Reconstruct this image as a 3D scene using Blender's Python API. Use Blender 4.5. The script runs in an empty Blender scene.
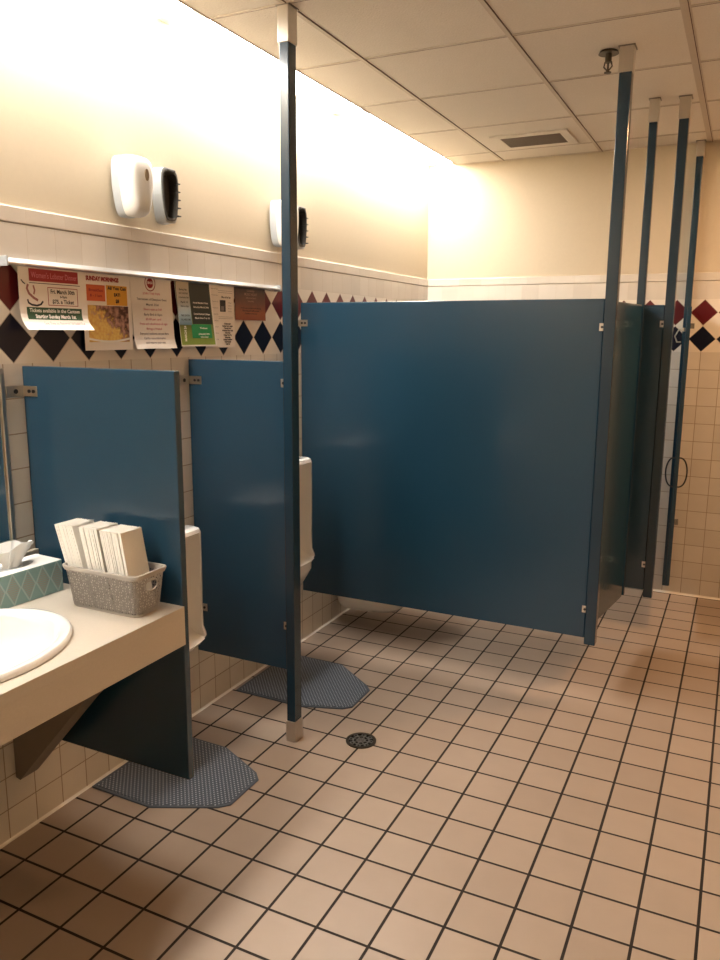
import bpy, bmesh, math, random
from mathutils import Vector, Matrix
random.seed(7)
C = bpy.context.scene.collection
scene = bpy.context.scene
PI = math.pi

# ------------------------------------------------------------------ camera
BY = 5.213      # far wall
CZ = 2.743      # ceiling height
RX = 3.30       # right wall (outside the picture)
FY = -1.60      # wall behind the camera
def cam_setup():
    yaw, pit, rol, f = 0.4526, 0.1854, 0.0061, 780.36
    cy, sy, cp, sp, cr, sr = math.cos(yaw), math.sin(yaw), math.cos(pit), math.sin(pit), math.cos(rol), math.sin(rol)
    fw = Vector((-sy*cp, cy*cp, -sp)); r = Vector((cy, sy, 0)); u = r.cross(fw)
    r2 = cr*r + sr*u; u2 = -sr*r + cr*u
    cd = bpy.data.cameras.new('camera'); cam = bpy.data.objects.new('camera', cd); C.objects.link(cam)
    m = Matrix((r2, u2, -fw)).transposed().to_4x4(); m.translation = Vector((2.0202, 0, 1.634))
    cam.matrix_world = m
    cd.sensor_fit = 'VERTICAL'; cd.sensor_height = 36; cd.lens = f*36/960; cd.clip_start = .02
    scene.camera = cam
cam_setup()

# ------------------------------------------------------------------ light and exposure
scene.view_settings.view_transform = 'Standard'
scene.view_settings.look = 'None'
scene.view_settings.gamma = 1
scene.view_settings.use_curve_mapping = False
scene.view_settings.exposure = 0.0
LEFT_STRIP = (43.0, (1.0, .945, .87))      # fluorescent strip above the left wall
ADDED_LIGHT = (560.0, (1.0, .58, .29))      # unseen lamps added at the right for the warm light there
w = bpy.data.worlds.new('world'); scene.world = w; w.use_nodes = True
w.node_tree.nodes['Background'].inputs[0].default_value = (1, .9, .8, 1)
w.node_tree.nodes['Background'].inputs[1].default_value = 0.02

# ------------------------------------------------------------------ material helpers
def srgb(r, g, b):
    f = lambda c: (c/255/12.92) if c/255 <= .04045 else ((c/255+.055)/1.055)**2.4
    return (f(r), f(g), f(b), 1)
class NT:
    def __init__(s, name):
        s.m = bpy.data.materials.new(name); s.m.use_nodes = True; s.t = s.m.node_tree
        s.b = s.t.nodes['Principled BSDF']
    def n(s, typ, **kw):
        o = s.t.nodes.new(typ)
        for k, v in kw.items(): setattr(o, k, v)
        return o
    def l(s, a, b): s.t.links.new(a, b)
    def math(s, op, a, b=None, clamp=False):
        o = s.n('ShaderNodeMath', operation=op); o.use_clamp = clamp
        for i, v in enumerate((a, b)):
            if v is None: continue
            if isinstance(v, (int, float)): o.inputs[i].default_value = v
            else: s.l(v, o.inputs[i])
        return o.outputs[0]
    def mix(s, f, a, b):
        o = s.n('ShaderNodeMix', data_type='RGBA')
        for i, v in ((0, f), (6, a), (7, b)):
            if isinstance(v, (int, float)): o.inputs[i].default_value = v
            elif isinstance(v, tuple): o.inputs[i].default_value = v
            else: s.l(v, o.inputs[i])
        return o.outputs[2]
    def pos(s):
        g = s.n('ShaderNodeNewGeometry'); x = s.n('ShaderNodeSeparateXYZ'); s.l(g.outputs['Position'], x.inputs[0])
        return g.outputs['Position'], x.outputs
    def bump(s, h, strength=.2, dist=.002):
        o = s.n('ShaderNodeBump'); o.inputs['Strength'].default_value = strength; o.inputs['Distance'].default_value = dist
        s.l(h, o.inputs['Height']); s.l(o.outputs[0], s.b.inputs['Normal'])
    def noise(s, vec, scale, detail=2):
        o = s.n('ShaderNodeTexNoise'); o.inputs['Scale'].default_value = scale; o.inputs['Detail'].default_value = detail
        s.l(vec, o.inputs['Vector']); return o.outputs[0]
def plain(name, col, rough=.5, metal=0, coat=0, nscale=30, namt=.06, bump=0, spec=.5, emit=None):
    k = NT(name); p, x = k.pos()
    n = k.noise(p, nscale, 3)
    dark = tuple(c*(1-namt) for c in col[:3])+(1,); lite = tuple(min(1, c*(1+namt)) for c in col[:3])+(1,)
    k.l(k.mix(n, dark, lite), k.b.inputs['Base Color'])
    k.b.inputs['Roughness'].default_value = rough; k.b.inputs['Metallic'].default_value = metal
    k.b.inputs['Coat Weight'].default_value = coat; k.b.inputs['Coat Roughness'].default_value = .12
    k.b.inputs['Specular IOR Level'].default_value = spec
    if bump: k.bump(n, bump, .002)
    return k.m
def tile_mat(name, ax, c1, c2, grout, pitch, off, rough, bump=.35, mortar=.003, gblur=.15, spec=.5):
    """square tiles: ax = the two world axes used; off = a grout line position on each; pitch = (w, h)"""
    k = NT(name); p, x = k.pos()
    cv = k.n('ShaderNodeCombineXYZ')
    k.l(k.math('SUBTRACT', x[ax[0]], off[0]-50*pitch[0]), cv.inputs[0]); k.l(k.math('SUBTRACT', x[ax[1]], off[1]-50*pitch[1]), cv.inputs[1])
    b = k.n('ShaderNodeTexBrick'); b.offset = 0; b.squash = 1
    k.l(cv.outputs[0], b.inputs['Vector']); b.inputs['Scale'].default_value = 1
    b.inputs['Mortar Size'].default_value = mortar; b.inputs['Mortar Smooth'].default_value = gblur
    b.inputs['Brick Width'].default_value = pitch[0]; b.inputs['Row Height'].default_value = pitch[1]
    b.inputs['Color1'].default_value = c1; b.inputs['Color2'].default_value = c2; b.inputs['Mortar'].default_value = grout
    n = k.noise(p, 9, 4)
    m = k.n('ShaderNodeMix', data_type='RGBA', blend_type='MULTIPLY'); m.inputs[0].default_value = .12
    k.l(b.outputs['Color'], m.inputs[6]); k.l(n, m.inputs[7])
    g = k.n('ShaderNodeBrightContrast'); g.inputs['Bright'].default_value = .0
    k.l(m.outputs[2], g.inputs[0]); k.l(g.outputs[0], k.b.inputs['Base Color'])
    r = k.math('ADD', k.math('MULTIPLY', b.outputs['Fac'], .5), rough, True)
    k.l(r, k.b.inputs['Roughness'])
    k.b.inputs['Specular IOR Level'].default_value = spec
    h = k.math('SUBTRACT', 1, b.outputs['Fac'])
    k.bump(h, bump, .003)
    return k.m
def diamond_mat(name, ax, centre):
    k = NT(name); p, x = k.pos()
    P = .1555
    u = k.math('FRACT', k.math('ADD', k.math('DIVIDE', k.math('SUBTRACT', x[ax], centre), P), 100.5))
    v = k.math('DIVIDE', k.math('SUBTRACT', x[2], 1.536), .157)
    fv = k.math('FRACT', v)
    s = k.math('ADD', k.math('ABSOLUTE', k.math('SUBTRACT', u, .5)), k.math('ABSOLUTE', k.math('SUBTRACT', fv, .5)))
    ins = k.math('LESS_THAN', s, .475)
    gr = k.math('LESS_THAN', k.math('ABSOLUTE', k.math('SUBTRACT', s, .487)), .012)
    up = k.math('GREATER_THAN', v, 1.0)
    dia = k.mix(up, (.004, .005, .016, 1), (.095, .005, .008, 1))
    c = k.mix(ins, WHITE_TILE, dia)
    c = k.mix(gr, c, (.42, .35, .28, 1))
    k.l(c, k.b.inputs['Base Color']); k.b.inputs['Roughness'].default_value = .28; k.b.inputs['Specular IOR Level'].default_value = .3
    k.bump(k.math('SUBTRACT', 1, gr), .3, .002)
    return k.m

WHITE_TILE = (.70, .64, .56, 1)
GROUT_W = (.36, .28, .20, 1)
GROUT_L = (.62, .55, .46, 1)
M = {}
M['floor'] = tile_mat('quarry tile floor', (0, 1), (.40, .315, .25, 1), (.36, .28, .22, 1), (.022, .016, .013, 1), (.16, .16), (.1196, 3.1134), .38, .5, .0048, .2, .4)
M['tile_l'] = tile_mat('left wall tile', (1, 2), WHITE_TILE, (.63, .57, .49, 1), GROUT_W, (.1115, .11), (1.673, 1.54), .38, .4, .0022)
M['tile_b'] = tile_mat('far wall tile', (0, 2), WHITE_TILE, (.63, .57, .49, 1), GROUT_W, (.1115, .11), (1.777, 1.54), .2, .4, .0022)
M['row_l'] = tile_mat('left wall tile row', (1, 2), WHITE_TILE, (.63, .57, .49, 1), GROUT_L, (.1115, .105), (1.796, 1.85), .38, .4, .0018)
M['row_b'] = tile_mat('far wall tile row', (0, 2), WHITE_TILE, (.63, .57, .49, 1), GROUT_L, (.1115, .105), (1.777, 1.85), .2, .4, .0018)
M['cap_l'] = tile_mat('left wall cap tile', (1, 2), WHITE_TILE, (.63, .57, .49, 1), GROUT_L, (.155, .2), (1.796, 1.85), .18, .4, .0015)
M['cap_b'] = tile_mat('far wall cap tile', (0, 2), WHITE_TILE, (.63, .57, .49, 1), GROUT_L, (.155, .2), (1.777, 1.85), .18, .4, .0015)
M['dia_l'] = diamond_mat('left wall diamond tile', 1, 1.714)
M['dia_b'] = diamond_mat('far wall diamond tile', 0, 1.777)
M['paint'] = plain('beige wall paint', (.57, .48, .345, 1), .6, nscale=60, namt=.03, bump=.05)
def ceiling_mat():
    k = NT('mineral fibre ceiling tile'); p, x = k.pos()
    n1 = k.noise(p, 140, 2); n2 = k.noise(p, 22, 4)
    c = k.mix(n1, (.66, .60, .53, 1), (.84, .78, .70, 1))
    k.l(k.mix(k.math('MULTIPLY', n2, .5), c, (.70, .64, .57, 1)), k.b.inputs['Base Color'])
    k.b.inputs['Roughness'].default_value = .95; k.bump(n1, .5, .003)
    return k.m
M['ceil'] = ceiling_mat()
M['tee'] = plain('ceiling grid enamel', (.55, .47, .39, 1), .5)
M['tee_dark'] = plain('ceiling shadow gap', (.13, .075, .055, 1), .8)
M['white'] = plain('white caulk', (.80, .76, .68, 1), .35)
def blue_mat(name, c1, c2):
    k = NT(name); p, x = k.pos()
    n = k.noise(p, 300, 2)
    k.l(k.mix(n, c1, c2), k.b.inputs['Base Color'])
    k.b.inputs['Roughness'].default_value = .24
    k.b.inputs['Coat Weight'].default_value = .35; k.b.inputs['Coat Roughness'].default_value = .10
    return k.m
M['blue'] = blue_mat('blue enamelled steel', (.011, .044, .078, 1), (.014, .051, .089, 1))
M['post'] = blue_mat('blue enamelled post with painted shade', (.007, .028, .050, 1), (.009, .033, .057, 1))  # panel blue made darker: the shade on the posts is in the colour
M['chrome'] = plain('brushed chrome', (.62, .58, .52, 1), .28, 1, namt=.05)
M['steel_dull'] = plain('dull cast metal', (.26, .24, .21, 1), .42, 1, nscale=90, namt=.3)
M['bronze'] = plain('aged bronze', (.10, .08, .06, 1), .4, 1)
M['black'] = plain('black plastic', (.012, .012, .012, 1), .4)
M['dark'] = plain('dark drain hole', (.006, .005, .005, 1), .9)
M['porc'] = plain('white porcelain', (.90, .88, .84, 1), .10, namt=.01, coat=.6)
M['counter'] = plain('putty laminate', (.56, .50, .42, 1), .38, nscale=200, namt=.06)
M['gusset'] = plain('brown laminate bracket', (.20, .155, .11, 1), .5)
M['mirror'] = plain('mirror glass', (.85, .88, .86, 1), .02, 1, namt=0)
M['rail'] = plain('satin aluminium rail', (.60, .60, .60, 1), .4, 1)
M['napkin'] = plain('white paper towel', (.90, .87, .80, 1), .9, nscale=150, namt=.04, bump=.2)
M['basket'] = plain('taupe woven plastic', (.42, .38, .34, 1), .45)
M['tissue'] = plain('tissue paper', (.9, .9, .88, 1), .9, namt=.02)
M['grey_plastic'] = plain('light grey plastic', (.42, .44, .45, 1), .45)
M['white_plastic'] = plain('white plastic', (.80, .78, .72, 1), .3)
M['tan'] = plain('tan sensor window', (.22, .16, .09, 1), .3)
M['dark_plastic'] = plain('dark grey plastic', (.055, .05, .045, 1), .5)
def mat_mat():
    k = NT('grey urinal mat rubber'); p, x = k.pos()
    S = .0165
    def dots(ou, ov):
        u = k.math('SUBTRACT', k.math('FRACT', k.math('ADD', k.math('DIVIDE', x[0], S), 50+ou)), .5)
        v = k.math('SUBTRACT', k.math('FRACT', k.math('ADD', k.math('DIVIDE', x[1], S*1.2), 50+ov)), .5)
        return k.math('SQRT', k.math('ADD', k.math('MULTIPLY', u, u), k.math('MULTIPLY', v, v)))
    d = k.math('MINIMUM', dots(0, 0), dots(.5, .5))
    f = k.math('LESS_THAN', d, .17)
    k.l(k.mix(f, (.065, .085, .115, 1), (.38, .43, .50, 1)), k.b.inputs['Base Color'])
    k.b.inputs['Roughness'].default_value = .45
    k.bump(f, .6, .003)
    return k.m
M['mat'] = mat_mat()
M['mat_edge'] = plain('grey mat border rubber', (.08, .10, .13, 1), .45)
def tissue_box_mat():
    k = NT('teal diamond print card'); p, x = k.pos()
    P = .055
    a = k.math('FRACT', k.math('ADD', k.math('DIVIDE', k.math('ADD', x[1], x[0]), P), 50))
    u = k.math('ABSOLUTE', k.math('SUBTRACT', a, .5))
    v = k.math('ABSOLUTE', k.math('SUBTRACT', k.math('FRACT', k.math('ADD', k.math('DIVIDE', k.math('SUBTRACT', x[2], .843), .10), 4)), .5))
    s = k.math('ADD', u, v)
    ins = k.math('LESS_THAN', s, .40); edge = k.math('LESS_THAN', k.math('ABSOLUTE', k.math('SUBTRACT', s, .47)), .05)
    st = k.math('GREATER_THAN', k.math('FRACT', k.math('MULTIPLY', x[2], 160)), .45)
    c = k.mix(k.math('MULTIPLY', ins, st), (.25, .42, .43, 1), (.36, .34, .31, 1))
    c = k.mix(edge, c, (.40, .54, .54, 1))
    k.l(c, k.b.inputs['Base Color']); k.b.inputs['Roughness'].default_value = .4
    return k.m
M['tbox'] = tissue_box_mat()
def flat(name, rgb, rough=.6): 
    if name not in M: M[name] = plain(name, srgb(*rgb), rough, namt=.03)
    return M[name]
def food_mat():
    k = NT('printed breakfast photo'); p, x = k.pos()
    n = k.noise(p, 55, 4)
    vo = k.n('ShaderNodeTexVoronoi'); vo.inputs['Scale'].default_value = 85; k.l(p, vo.inputs['Vector'])
    # eggs lower left, bacon upper right
    t = k.math('SUBTRACT', k.math('ADD', k.math('MULTIPLY', k.math('SUBTRACT', x[1], 2.02), 3.2), k.math('MULTIPLY', k.math('SUBTRACT', x[2], 1.60), 4.5)), .60)
    t = k.math('ADD', t, k.math('MULTIPLY', k.math('SUBTRACT', n, .5), .9))
    f = k.math('MULTIPLY', k.math('ADD', t, .05), 8, True)
    egg = k.mix(vo.outputs['Distance'], (.75, .55, .14, 1), (.62, .32, .08, 1))
    bac = k.mix(k.math('MULTIPLY', k.math('SUBTRACT', n, .4), 4, True), (.07, .018, .012, 1), (.50, .27, .19, 1))
    k.l(k.mix(f, egg, bac), k.b.inputs['Base Color']); k.b.inputs['Roughness'].default_value = .5
    return k.m
def grad_mat(name, z0, z1, stops, nscale=40):
    k = NT(name); p, x = k.pos()
    n = k.noise(p, nscale, 4)
    t = k.math('DIVIDE', k.math('SUBTRACT', x[2], z0), z1-z0)
    t = k.math('ADD', t, k.math('MULTIPLY', k.math('SUBTRACT', n, .5), .25))
    r = k.n('ShaderNodeValToRGB'); k.l(t, r.inputs[0])
    e = r.color_ramp.elements
    e[0].position = stops[0][0]; e[0].color = stops[0][1]
    e[1].position = stops[-1][0]; e[1].color = stops[-1][1]
    for q, c in stops[1:-1]:
        a = e.new(q); a.color = c
    k.l(r.outputs[0], k.b.inputs['Base Color']); k.b.inputs['Roughness'].default_value = .45
    return k.m
def emit_mat(name, st, col):
    k = NT(name)
    k.b.inputs['Base Color'].default_value = (.8, .8, .8, 1)
    k.b.inputs['Emission Color'].default_value = col+(1,)
    k.b.inputs['Emission Strength'].default_value = st
    return k.m
M['strip'] = emit_mat('fluorescent diffuser', *LEFT_STRIP)
M['lamp'] = emit_mat('added warm lamp lens', *ADDED_LIGHT); M['added_lamp_dim'] = emit_mat('dim added warm lamp lens', ADDED_LIGHT[0]*.15, (1.0, .45, .16))

# ------------------------------------------------------------------ mesh helpers
def box(bm, x0, x1, y0, y1, z0, z1, bev=0, seg=2):
    r = bmesh.ops.create_cube(bm, size=1)
    bmesh.ops.scale(bm, vec=(x1-x0, y1-y0, z1-z0), verts=r['verts'])
    bmesh.ops.translate(bm, vec=((x0+x1)/2, (y0+y1)/2, (z0+z1)/2), verts=r['verts'])
    if bev:
        es = list({e for v in r['verts'] for e in v.link_edges})
        bmesh.ops.bevel(bm, geom=es, offset=bev, segments=seg, affect='EDGES', profile=.5)
    return bm
def B(*a, **k): return box(bmesh.new(), *a, **k)
def cyl(bm, c, r, h, axis='z', seg=24, r2=None):
    q = bmesh.ops.create_cone(bm, cap_ends=True, segments=seg, radius1=r, radius2=r if r2 is None else r2, depth=h)
    if axis == 'x': bmesh.ops.rotate(bm, verts=q['verts'], matrix=Matrix.Rotation(PI/2, 3, 'Y'))
    if axis == 'y': bmesh.ops.rotate(bm, verts=q['verts'], matrix=Matrix.Rotation(-PI/2, 3, 'X'))
    bmesh.ops.translate(bm, vec=c, verts=q['verts'])
    return bm
def prism(pts, lo, hi, axis='z', bev=0):
    """extrude a 2D outline along an axis. axis z: pts=(x,y); y: (x,z); x: (y,z)"""
    bm = bmesh.new()
    f = {'z': lambda a, b, t: (a, b, t), 'y': lambda a, b, t: (a, t, b), 'x': lambda a, b, t: (t, a, b)}[axis]
    A = [bm.verts.new(f(a, b, lo)) for a, b in pts]; D = [bm.verts.new(f(a, b, hi)) for a, b in pts]
    bm.faces.new(A); bm.faces.new(D[::-1])
    for i in range(len(pts)):
        j = (i+1) % len(pts); bm.faces.new((A[i], D[i], D[j], A[j]))
    bmesh.ops.recalc_face_normals(bm, faces=bm.faces)
    if bev: bmesh.ops.bevel(bm, geom=list(bm.edges), offset=bev, segments=2, affect='EDGES', profile=.5)
    return bm
def loft(rings, cap=True, closed=True):
    bm = bmesh.new(); V = [[bm.verts.new(p) for p in r] for r in rings]
    n = len(rings[0])
    for a, b in zip(V, V[1:]):
        for i in range(n if closed else n-1):
            j = (i+1) % n; bm.faces.new((a[i], a[j], b[j], b[i]))
    if cap: bm.faces.new(V[0][::-1]); bm.faces.new(V[-1])
    bmesh.ops.recalc_face_normals(bm, faces=bm.faces)
    return bm
def tube(path, r, seg=8):
    rings = []
    pts = [Vector(p) for p in path]
    for i, p in enumerate(pts):
        t = (pts[min(i+1, len(pts)-1)]-pts[max(i-1, 0)]).normalized()
        a = Vector((0, 1, 0)) if abs(t.y) < .9 else Vector((1, 0, 0))
        u = t.cross(a).normalized(); v = t.cross(u)
        rings.append([p+r*(math.cos(q*2*PI/seg)*u+math.sin(q*2*PI/seg)*v) for q in range(seg)])
    return loft(rings)
def link(name, bm, mat, parent=None, smooth=False, world=True, mats=None):
    me = bpy.data.meshes.new(name)
    if parent is not None and world:
        root = parent
        off = Vector((0, 0, 0))
        while root is not None: off += root.location; root = root.parent
        bmesh.ops.translate(bm, vec=-off, verts=bm.verts)
    bm.to_mesh(me); bm.free()
    o = bpy.data.objects.new(name, me); C.objects.link(o)
    me.materials.append(mat)
    if mats:
        for q in mats: me.materials.append(q)
    if smooth:
        me.shade_smooth() if hasattr(me, 'shade_smooth') else None
        for p in me.polygons: p.use_smooth = True
        try: me.set_sharp_from_angle(angle=math.radians(38))
        except Exception: pass
    if parent is not None: o.parent = parent
    return o
def struct(name, bm, mat, **k):
    o = link(name, bm, mat, **k); o['kind'] = 'structure'; return o
def thing(name, label, cat, loc=(0, 0, 0), group=None):
    o = bpy.data.objects.new(name, None); o.empty_display_size = .05; C.objects.link(o); o.location = loc
    return tag(o, label, cat, group)
def tag(o, label, cat, group=None):
    o['label'] = label; o['category'] = cat
    if group: o['group'] = group
    return o
def single(name, bm, mat, label, cat, loc, group=None, smooth=False):
    """a thing that is one mesh; geometry given in world space, origin moved to loc"""
    bmesh.ops.translate(bm, vec=-Vector(loc), verts=bm.verts)
    o = link(name, bm, mat, smooth=smooth); o.location = loc
    return tag(o, label, cat, group)
def copy_tree(o, parent=None):
    c = o.copy(); C.objects.link(c); c.parent = parent
    for ch in [q for q in bpy.data.objects if q.parent is o]: copy_tree(ch, c)
    return c
def textmesh(s, h, centre, fn, width=None, align='CENTER', bold=0, vertical=False):
    """flat lettering facing +x. centre=(y,z) ; fn(z)->x of the sheet; h = letter height"""
    cu = bpy.data.curves.new('t', 'FONT'); cu.body = s; cu.size = h*1.4; cu.align_x = align; cu.align_y = 'CENTER'; cu.offset = bold; cu.resolution_u = 2
    ob = bpy.data.objects.new('t', cu); C.objects.link(ob)
    me = bpy.data.meshes.new_from_object(ob.evaluated_get(bpy.context.evaluated_depsgraph_get()))
    bpy.data.objects.remove(ob); bpy.data.curves.remove(cu)
    bm = bmesh.new(); bm.from_mesh(me); bpy.data.meshes.remove(me)
    xs = [v.co.x for v in bm.verts]
    k = 1
    if width and xs: k = width/(max(xs)-min(xs))
    for v in bm.verts:
        a, b = v.co.x*k, v.co.y
        if vertical: a, b = -b, a
        y, z = centre[0]+a, centre[1]+b
        v.co = (fn(z)+.0007, y, z)
    return bm

# ------------------------------------------------------------------ room shell
struct('floor', B(-.05, RX+.05, FY-.05, BY+.05, -.06, 0), M['floor'])
struct('wall_left', B(-.12, -.010, FY, BY+.05, 0, CZ+.1), M['paint'])
struct('wall_far', B(-.12, RX+.1, BY+.010, BY+.12, 0, CZ+.1), M['paint'])
struct('wall_right', B(RX, RX+.1, FY, BY+.05, 0, CZ+.1), M['paint'])
struct('wall_front', B(-.12, RX+.1, FY-.1, FY, 0, CZ+.1), M['paint'])
# tile cladding, row by row
struct('trim_1', B(-.008, 0, FY, BY+.008, 0, 1.5365), M['tile_l'])
struct('trim_2', B(0, RX, BY, BY+.008, 0, 1.5365), M['tile_b'])
struct('trim_3', B(-.008, 0, FY, BY+.008, 1.5365, 1.85), M['dia_l'])
struct('trim_4', B(0, RX, BY, BY+.008, 1.5365, 1.85), M['dia_b'])
struct('trim_5', B(-.008, 0, FY, BY+.008, 1.85, 1.955), M['row_l'])
struct('trim_6', B(0, RX, BY, BY+.008, 1.85, 1.955), M['row_b'])
struct('trim_7', B(-.010, .0012, FY, BY, 1.957, 2.006, bev=.0045, seg=3), M['cap_l'])
struct('trim_8', B(.0012, RX, BY-.0012, BY+.010, 1.957, 2.006, bev=.0045, seg=3), M['cap_b'])
struct('baseboard_left', prism([(0, 0), (.008, 0), (.003, .003), (0, .008)], FY, BY, 'y'), M['white'])
struct('baseboard_far', prism([(BY, 0), (BY-.012, 0), (BY-.004, .004), (BY, .012)], .012, RX, 'x'), M['white'])
# ceiling with a slot for the strip lights at each side
struct('ceiling', B(.19, RX-.2, FY, BY+.05, CZ, CZ+.05), M['ceil'])
bm = bmesh.new()
for i in range(0, 5):
    x = .50+.6175*i
    wd = .009 if i != 2 else .017
    box(bm, x-wd, x+wd, FY, BY, CZ-.003, CZ)
for i in range(-7, 4):
    y = 3.12+.61*i
    if y < FY or y > BY: continue
    box(bm, .19, RX-.2, y-.007, y+.007, CZ-.002, CZ)
struct('trim_9', bm, M['tee'])
bm = bmesh.new()
for i in range(0, 5):
    x = .50+.6175*i
    for s in (1,): box(bm, x+s*.010-.0016, x+s*.010+.0016, FY, BY, CZ-.0035, CZ)
for i in range(-7, 4):
    y = 3.12+.61*i
    if FY < y < BY: box(bm, .19, RX-.2, y+.007, y+.009, CZ-.0025, CZ)
struct('trim_10', bm, M['tee_dark'])
struct('trim_11', B(.186, .19, FY, BY, CZ-.004, CZ+.05), M['tee'])       # edge of the slot
struct('trim_12', B(.19, RX-.2, BY-.018, BY, CZ-.003, CZ), M['tee'])     # wall angle
# strip lights
def strip_light(x0, x1, y0, y1, mat, label, group):
    t = thing('strip_light', label, 'light', ((x0+x1)/2, (y0+y1)/2, CZ), group)
    link('diffuser', B(x0+.006, x1-.004, y0+.06, y1-.06, CZ+.002, CZ+.01), mat, t)
    bm = B(x0, x1, y0, y1, CZ+.012, CZ+.05)
    link('housing', bm, M['white'], t)
n = 5; ln = (BY-FY)/n
for i in range(n):
    which = ['end of the strip nearest the camera side wall', 'section above the sink counter', 'section above the first wall dispensers', 'section behind the first floor to ceiling post', 'section running into the far corner'][i]
    strip_light(-.006, .185, FY+i*ln, FY+(i+1)*ln, M['strip'], 'white strip light above the left wall, '+which, 'left wall strip lights')
for x, y, q in ((2.60, 4.30, 'nearest the far wall'), (2.60, 2.40, 'opposite the first wall dispensers')):  # lamps added out of view, to warm the far wall and right floor
    t = thing('added_downlight', 'added unseen round warm ceiling lamp at the right, '+q, 'light', (x, y, CZ), 'added ceiling lamps')
    rg = [[(x+q_*math.cos(a*PI/16), y+q_*math.sin(a*PI/16), z) for a in range(32)] for q_, z in ((.078, CZ-.0005), (.098, CZ-.0005), (.096, CZ-.006), (.080, CZ-.004), (.078, CZ-.0005))]
    link('trim_ring', loft(rg, cap=False), M['white_plastic'] if 'white_plastic' in M else M['white'], t, smooth=True)
    link('added_lamp_lens', cyl(bmesh.new(), (x, y, CZ-.0025), .077, .002, 'z', 32), M['lamp'] if y > 3 else M['added_lamp_dim'], t)

# ------------------------------------------------------------------ hardware
def bracket(parent, x, y, z, s=1, face=-1, length=.045, ear=True):
    """small chrome stirrup bracket on the face of a panel lying in the xz plane; s = direction in which it reaches for the wall or post"""
    bm = bmesh.new()
    box(bm, min(x, x+s*length), max(x, x+s*length), y-.016, y-.0125, z-.016, z+.016, bev=.001)
    if ear: box(bm, x+s*length-.001, x+s*length+.003, y-.078, y-.0127, z-.018, z+.018, bev=.001)
    box(bm, min(x, x+s*length), max(x, x+s*length), y+.0125, y+.016, z-.016, z+.016, bev=.001)
    if not ear: box(bm, x+s*length-.001, x+s*length+.002, y-.016, y+.016, z-.016, z+.016, bev=.0008)
    o = link('bracket', bm, M['chrome'], parent)
    for q in (.012, .030):
        if q < length-.004: link('screw', cyl(bmesh.new(), (x+s*q, y-.0175, z), .0055, .004, 'y', 10), M['black'], o)
    if ear: link('screw', cyl(bmesh.new(), (x+s*length+.004, y-.045, z), .0075, .003, 'x', 10), M['black'], o)
def panel(name, label, cat, x0, x1, y, z0, z1, group=None, th=.025):
    t = thing(name, label, cat, ((x0+x1)/2, y, z0), group)
    link('panel', B(x0, x1, y-th/2, y+th/2, z0, z1, bev=.003), M['blue'], t)
    return t
# urinal screens
t = panel('urinal_screen', 'blue metal urinal screen standing at the end of the sink counter', 'partition', .001, .596, 1.7535, .280, 1.529)
bracket(t, .062, 1.7535, 1.452, -1, length=.060)
t = panel('urinal_screen', 'blue metal urinal screen fixed to the first floor to ceiling post, between the two urinals', 'partition', .002, .452, 2.57, .285, 1.529)
bracket(t, .066, 2.57, 1.446, -1, length=.064); bracket(t, .060, 2.57, .487, -1, length=.058)
bracket(t, .440, 2.57, 1.447, 1, length=.018, ear=False); bracket(t, .440, 2.57, .474, 1, length=.018, ear=False)
t = panel('toilet_partition', 'large blue metal partition panel closing the first toilet stall', 'partition', .020, 1.478, 3.44, .296, 1.783)
bracket(t, .06, 3.44, 1.684, -1, length=.058)
bracket(t, 1.462, 3.44, 1.667, 1, length=.026, ear=False); bracket(t, 1.462, 3.44, .431, 1, length=.026, ear=False)
t = panel('toilet_partition', 'dark blue partition panel between the two toilet stalls, seen past the ajar door', 'partition', .012, 1.642, 4.225, .31, 1.783)
bracket(t, 1.625, 4.225, 1.69, 1, length=.02, ear=False); bracket(t, 1.625, 4.225, .45, 1, length=.02, ear=False)

# posts
def post(x, y, z0, label, shoe0, floor=False, a=.019, b=.027):
    t = thing('partition_post', label, 'post', (x, y, 0 if floor else z0), 'partition posts')
    link('pole', B(x-a, x+a, y-b, y+b, .004 if floor else z0, CZ-.02, bev=.003), M['post'], t)
    link('ceiling_shoe', B(x-a-.0035, x+a+.0035, y-b-.0035, y+b+.0035, shoe0, CZ-.002, bev=.003), M['chrome'], t)
    link('ceiling_flange', B(x-a-.008, x+a+.008, y-b-.008, y+b+.008, CZ-.005, CZ-.0005, bev=.001), M['steel_dull'], t)
    if floor:
        link('floor_shoe', B(x-a-.0035, x+a+.0035, y-b-.0035, y+b+.0035, 0, .088, bev=.003), M['chrome'], t)
    return t
post(.494, 2.540, 0, 'blue square floor to ceiling post with chrome floor shoe, beside the urinal mats', 2.622, True)
post(1.505, 3.435, .272, 'blue post hanging from the ceiling beside the sprinkler, at the end of the large panel', 2.645, a=.024)
post(1.530, 4.205, .272, 'slim dark post in the middle of the stall fronts, between two thicker posts', 2.635, a=.019, b=.019)
post(1.665, 4.232, .272, 'dark blue post hanging from ceiling at the end of the divider between stalls', 2.641, a=.022)
post(1.686, 5.180, .060, 'farthest dark post, beside the edge-on open stall door at the far wall', 2.655, a=.019, b=.02)

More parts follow.
